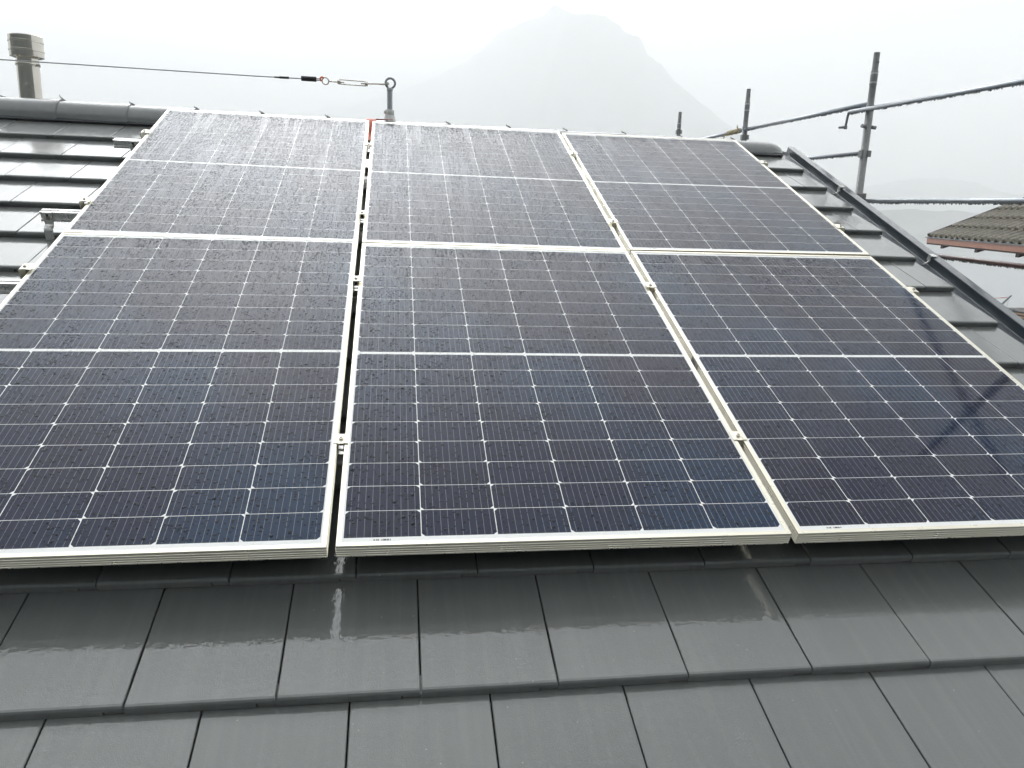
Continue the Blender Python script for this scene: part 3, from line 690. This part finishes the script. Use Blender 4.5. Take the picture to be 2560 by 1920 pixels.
# ------------------------------------------------------------------ scaffold along the gable
def pole(x, y, top, lb, sockets=()):
    root = empty('scaffold_pole', lb, 'scaffold pole', 'scaffold poles along the gable', loc=(x, y, -6.4))
    mb = MB(); mb.tube([(x, y, -6.4), (x, y, top - 0.33)], 0.0242, 20); W(mb, 'tube', MT['galv'], root)
    mb = MB(); mb.lathe([(0.0255, top - 0.345), (0.0255, top - 0.328), (0.0215, top - 0.318), (0.0212, top - 0.205), (0.0228, top - 0.200), (0.0230, top - 0.118), (0.0195, top - 0.108), (0.0190, top - 0.001), (0.0165, top)], (x, y, 0), 20)
    W(mb, 'spigot', MT['galv'], root, 35)
    for zz in (top - 0.135, top - 0.190):
        mb = MB(); mb.lathe([(0.0232, zz), (0.0238, zz + 0.002), (0.0238, zz + 0.008), (0.0232, zz + 0.010)], (x, y, 0), 20); W(mb, 'spigot_ring', MT['cast'], root, 30)
    mb = MB(); mb.tube([(x + 0.006, y - 0.0172, top - 0.062), (x + 0.007, y - 0.0205, top - 0.062)], 0.0058, 10); W(mb, 'pin_hole', MT['black'], root)
    for k, zz in sockets:
        if k == 'lug':
            for s in (-1, 1):
                mb = MB(); mb.tube([(x + s * 0.020, y - 0.008, zz), (x + s * 0.050, y - 0.014, zz - s * 0.004)], [0.011, 0.0125], 12); W(mb, 'lug', MT['galv'], root)
        if k == 'wedge':
            mb = MB(); mb.box(x - 0.030, x - 0.018, y - 0.02, y + 0.02, zz - 0.024, zz + 0.022, 0.002); W(mb, 'wedge_box', MT['galv'], root)
            mb = MB(); mb.box(x + 0.006, x + 0.030, y - 0.034, y - 0.015, zz - 0.020, zz + 0.020, 0.002); W(mb, 'wedge_box', MT['galv'], root)
        if k == 'foot':
            mb = MB(); mb.lathe([(0.027, zz - 0.05), (0.029, zz - 0.03), (0.029, zz + 0.012), (0.026, zz + 0.014)], (x, y, 0), 16); mb.box(x + 0.012, x + 0.036, y - 0.03, y + 0.01, zz - 0.02, zz + 0.016, 0.002); W(mb, 'coupler', MT['galv'], root, 30)
    return root
pole(3.22, 1.31, 1.98, 'scaffold pole beside the lower right panel, seen as a dark reflection in its glass', [('foot', 0.92)])
pole(3.21, 3.255, 1.855, 'tallest scaffold pole, where the two guard rails cross in front of the sky', [('lug', 1.395), ('wedge', 1.225), ('foot', 0.955)])
pole(3.28, 5.31, 1.918, 'middle scaffold pole with yellow rope tied beside it, behind the last ridge tile', [('wedge', 1.50)])
pole(3.42, 7.45, 1.965, 'smallest and farthest scaffold pole, just clearing the ridge', [('wedge', 1.74)])

def rail(name, a, b, r, mat, lb, cat, nd=0, grp='scaffold guard rails'):
    root = empty(name, lb, cat, grp, loc=a)
    mb = MB(); mb.tube([a, b], r, 16); W(mb, 'tube', mat, root)
    if nd:
        mb = MB(); drops(mb, a, b, r, nd, len(lb)); o = W(mb, 'water_drops', MT['drop'], root); tag(o, kind='stuff')
    return root
R0 = rail('guard_rail', (3.27, 5.25, 1.5655), (3.34, 7.45, 1.578), 0.0145, MT['galv_rail'], 'far guard rail left of the yellow rope, vanishing behind the ridge', 'guard rail', 40)
R1 = rail('guard_rail', (3.235, 3.30, 1.5475), (3.285, 5.30, 1.571), 0.0145, MT['galv_rail'], 'upper guard rail between the tallest and the middle scaffold poles', 'guard rail', 90)
R2 = rail('guard_rail', (3.178, 3.43, 1.507), (3.21, 0.9, 1.472), 0.0145, MT['galv_rail'], 'nearest upper guard rail with a hook on its end, leaving the photo at right', 'guard rail', 110)
mb = MB(); mb.tube([(3.178, 3.425, 1.507), (3.177, 3.445, 1.500), (3.176, 3.452, 1.480), (3.174, 3.462, 1.405)], [0.0135, 0.010, 0.008, 0.0075], 10)
mb.box(3.166, 3.184, 3.452, 3.470, 1.398, 1.420, 0.003); mb.tube([(3.174, 3.460, 1.412), (3.150, 3.500, 1.412)], 0.009, 10); W(mb, 'hook', MT['galv'], R2)
R3 = rail('guard_rail', (3.23, 3.28, 1.233), (3.28, 5.30, 1.262), 0.0130, MT['galv_rail'], 'lower guard rail passing behind the verge to the tallest pole', 'guard rail', 70)
R4 = rail('guard_rail', (3.235, 3.24, 0.922), (3.27, 0.9, 0.909), 0.0150, MT['galv_rail'], 'level dripping guard rail right of the tallest pole, above the red one', 'guard rail', 150)
R5 = rail('guard_rail', (3.25, 3.20, 0.622), (3.27, 0.9, 0.575), 0.0135, MT['rusty'], 'dark red dripping guard rail below the neighbouring roof', 'guard rail', 210)
rope = empty('yellow_rope', 'short yellow rope knotted round the far guard rail beside the middle pole', 'rope', loc=(3.285, 5.5, 1.57))
mb = MB(); pts = []
for q in range(90):
    s = q / 89; y = 5.39 + 0.30 * s + 0.012 * math.sin(q * 1.7); a = q * 0.62
    rr = 0.0175 + 0.003 * math.sin(q * 2.3)
    pts.append((3.27 + (y - 5.25) * 0.032 + rr * math.cos(a), y, 1.5655 + (y - 5.25) * 0.0057 + rr * math.sin(a)))
mb.tube(pts, 0.0052, 6)
mb.tube([pts[-1], (3.262, 5.72, 1.55), (3.255, 5.735, 1.50), (3.26, 5.73, 1.462)], [0.006, 0.007, 0.006, 0.003], 6)
mb.tube([pts[4], (3.250, 5.42, 1.60), (3.245, 5.40, 1.612)], [0.007, 0.006, 0.004], 6)
W(mb, 'cord', MT['rope'], rope)

# ------------------------------------------------------------------ neighbouring house
E0 = Vector((8.4361, 9.6072, 0.5919)); EE = Vector((-0.324, -0.946, 0)).normalized(); EN = Vector((0.946, -0.324, 0)).normalized()
NP = rad(25); EV = EN * math.cos(NP) + Vector((0, 0, math.sin(NP))); EW = EE.cross(EV); EW = EW if EW.z > 0 else -EW
nb = empty('neighbour_house', 'neighbouring house with mossy ribbed roof tiles and copper-red eaves board', 'house', loc=(E0.x + 3, E0.y - 3, -6.4))
mb = MB(); rows = []
SW, SL, NC, LEN = 0.222, 0.335, 12, 8.0
ns = int(LEN / SW * 10)
for c in range(NC):
    for (dv, dw, sc) in ((0.0, -0.012, 0.5), (0.0, 0.018, 1.0), (0.012, 0.021, 1.0), (0.34, 0.003, 1.0)):
        row = []
        for i in range(ns + 1):
            s = LEN * i / ns; ph = (s / SW) % 1.0
            hgt = 0.056 * max(0.0, math.cos((ph - 0.5) * 2 * math.pi * 0.85)) ** 0.8 - 0.008 * max(0, math.cos(ph * 2 * math.pi)) ** 2
            jit = 0.004 * mn.noise(Vector((math.floor(s / SW) * 1.7, c * 2.3, 0)))
            row.append(tuple(E0 + EE * s + EV * (c * SL + dv - 0.02 + jit) + EW * (dw * (1 if dw > 0 else 1) + (hgt if dw > 0 else hgt * 0.9))))
        rows.append(row)
W(mb.grid(rows), 'roof_tiles', MT['mossy'], nb)
def slab(mb, s0, s1, v0, v1, w0, w1):
    vs = [mb.bm.verts.new(E0 + EE * s + EV * v + EW * w) for w in (w0, w1) for s, v in ((s0, v0), (s1, v0), (s1, v1), (s0, v1))]
    for f in ((3,2,1,0),(4,5,6,7),(0,1,5,4),(1,2,6,5),(2,3,7,6),(3,0,4,7)): mb.bm.faces.new([vs[i] for i in f])
mb = MB(); slab(mb, 0.03, LEN, 0.01, 4.0, -0.05, -0.014); W(mb, 'roof_deck', MT['darkwood'], nb)
mb = MB(); slab(mb, -0.035, 0.03, -0.02, 4.0, -0.06, 0.066); W(mb, 'verge_board', MT['darkwood'], nb)
def wbox(mb, s0, s1, n0, n1, z0, z1):
    vs = [mb.bm.verts.new(Vector((E0.x, E0.y, 0)) + EE * s + EN * n_ + Vector((0, 0, z))) for z in (z0, z1) for s, n_ in ((s0, n0), (s1, n0), (s1, n1), (s0, n1))]
    for f in ((3,2,1,0),(4,5,6,7),(0,1,5,4),(1,2,6,5),(2,3,7,6),(3,0,4,7)): mb.bm.faces.new([vs[i] for i in f])
zb = E0.z
mb = MB(); wbox(mb, -0.01, LEN, -0.045, -0.022, zb - 0.088, zb - 0.012); W(mb, 'fascia', MT['fascia'], nb)
mb = MB(); wbox(mb, -0.06, LEN, -0.060, -0.01, zb - 0.011, zb + 0.004); W(mb, 'gutter_lip', MT['flash'], nb)
mb = MB(); wbox(mb, 0.0, LEN, -0.040, 0.05, zb - 0.108, zb - 0.0885); W(mb, 'soffit_board', MT['darkwood'], nb)
for s in (0.66, 1.97, 3.22, 4.5, 5.8):
    mb = MB()
    P = lambda n_, z, ds: Vector((E0.x, E0.y, 0)) + EE * (s + ds) + EN * n_ + Vector((0, 0, z))
    A = [mb.bm.verts.new(P(n_, z, -0.05)) for n_, z in ((-0.03, zb - 0.109), (-0.03, zb - 0.150), (0.30, zb - 0.02), (0.30, zb + 0.07))]
    B = [mb.bm.verts.new(P(n_, z, 0.05)) for n_, z in ((-0.03, zb - 0.109), (-0.03, zb - 0.150), (0.30, zb - 0.02), (0.30, zb + 0.07))]
    for k in range(4): mb.bm.faces.new((A[k], A[(k+1) % 4], B[(k+1) % 4], B[k]))
    mb.bm.faces.new(A[::-1]); mb.bm.faces.new(B)
    W(mb, 'rafter_tail', MT['darkwood'], nb)
mb = MB(); wbox(mb, 3.9, LEN - 0.3, 1.0, 6.6, -6.5, zb + 0.25)
W(mb, 'wall', MT['wall'], nb)
mb = MB()
vs = []
for s in (0.0, LEN):
    for n_, z in ((3.60, zb + 1.64), (7.3, zb - 0.05), (7.3, zb - 0.15), (3.60, zb + 1.5)):
        vs.append(mb.bm.verts.new(Vector((E0.x, E0.y, 0)) + EE * s + EN * n_ + Vector((0, 0, z))))
for k in range(4): mb.bm.faces.new((vs[k], vs[(k+1) % 4], vs[4 + (k+1) % 4], vs[4 + k]))
mb.bm.faces.new(vs[:4][::-1]); mb.bm.faces.new(vs[4:])
W(mb, 'rear_slope', MT['mossy'], nb)
for s in (4.4, 6.2):
    mb = MB(); wbox(mb, s, s + 1.1, 0.975, 0.998, -2.4, -1.0); W(mb, 'window', MT['glass'], nb)

# ------------------------------------------------------------------ lakeside building site far below
crane = empty('luffing_crane', 'small grey crane boom with red stay line far below by the lake', 'crane', loc=(52.5, 65.6, -12.2))
mb = MB(); mb.tube([(58.85, 65.5, -5.60), (57.89, 65.5, -6.54), (54.6, 65.5, -9.76)], [0.07, 0.10, 0.13], 8); W(mb, 'boom', MT['crane'], crane)
mb = MB(); mb.tube([(58.62, 65.5, -5.85), (58.45, 65.4, -7.4)], 0.022, 6); W(mb, 'hoist_cable', MT['wire'], crane)
mb = MB(); mb.tube([(58.55, 65.6, -5.80), (57.01, 65.7, -5.93), (52.6, 65.7, -6.3)], 0.035, 6); W(mb, 'stay_line', MT['redcable'], crane)
mb = MB(); mb.tube([(52.6, 65.7, -12.3), (52.6, 65.7, -6.2)], 0.18, 8); mb.box(52.2, 55.2, 64.9, 66.4, -10.4, -9.5, 0.05); W(mb, 'mast', MT['crane'], crane)
shed = empty('site_building', 'dark flat-roofed building by the lake under the small crane', 'building', loc=(60, 66, -12.5))
mb = MB(); mb.box(57.6, 68, 65.2, 70, -13.3, -7.25); W(mb, 'wall', MT['darkwood'], shed)
mb = MB()
a = [(57.3, 64.9, -6.80), (68.5, 63.2, -8.05), (68.5, 70.5, -8.05), (57.3, 70.5, -6.80)]
A = [mb.bm.verts.new(p) for p in a]; B = [mb.bm.verts.new((p[0], p[1], p[2] - 0.16)) for p in a]
mb.bm.faces.new(A); mb.bm.faces.new(B[::-1])
for k in range(4): mb.bm.faces.new((A[k], B[k], B[(k+1) % 4], A[(k+1) % 4]))
W(mb, 'flat_roof', MT['flash'], shed)
mb = MB(); mb.lathe([(0.34, -0.1), (0.34, 0.0), (0.30, 0.14), (0.15, 0.2)], (58.9, 65.2, -6.9), 14); W(mb, 'roof_vent', MT['galv'], shed)
for k, (dz, lb) in enumerate(((-7.42, 'upper pale orange timber beam lying along the dark lakeside building'), (-7.75, 'lower pale orange timber beam lying along the dark lakeside building'))):
    mb = MB()
    x0, x1 = (58.75, 66) if k == 0 else (59.1, 66)
    a0 = Vector((x0, 64.55, dz + 0.14)); a1 = Vector((x1, 63.6, dz - 0.65))
    vs = [mb.bm.verts.new(p + Vector((0, oy, oz))) for p in (a0, a1) for oy, oz in ((0, 0), (0.3, 0), (0.3, 0.17), (0, 0.17))]
    for q in range(4): mb.bm.faces.new((vs[q], vs[(q+1) % 4], vs[4 + (q+1) % 4], vs[4 + q]))
    mb.bm.faces.new(vs[:4][::-1]); mb.bm.faces.new(vs[4:])
    o = mb.build('timber_beam', MT['plank']); tag(o, lb, 'timber', 'timber beams on the building site')
dg = empty('yellow_machine', 'bit of a yellow machine below the timber beams at the far right', 'machine', loc=(60.6, 62.8, -13))
mb = MB(); mb.box(59.75, 62.2, 62.6, 63.8, -9.6, -8.25, 0.1); mb.box(59.9, 61, 62.7, 63.7, -8.25, -7.95, 0.05); W(mb, 'cab', MT['olive'], dg)
mb = MB(); mb.box(59.5, 62.5, 62.5, 63.9, -12.9, -9.6, 0.1); W(mb, 'undercarriage', MT['crane'], dg)

# ------------------------------------------------------------------ misty air over the lake
t = NT('mist'); pv = t.n('ShaderNodeVolumePrincipled')
pv.inputs['Color'].default_value = (0.992, 0.997, 1.0, 1); pv.inputs['Density'].default_value = 7.8e-4; pv.inputs['Anisotropy'].default_value = 0.15
t.link(pv.outputs[0], t.out.inputs['Volume'])
mb = MB(); mb.box(-6900, 6900, -4900, 6900, -18.5, 930)
haze = mb.build('haze', t.m); tag(haze, kind='stuff')
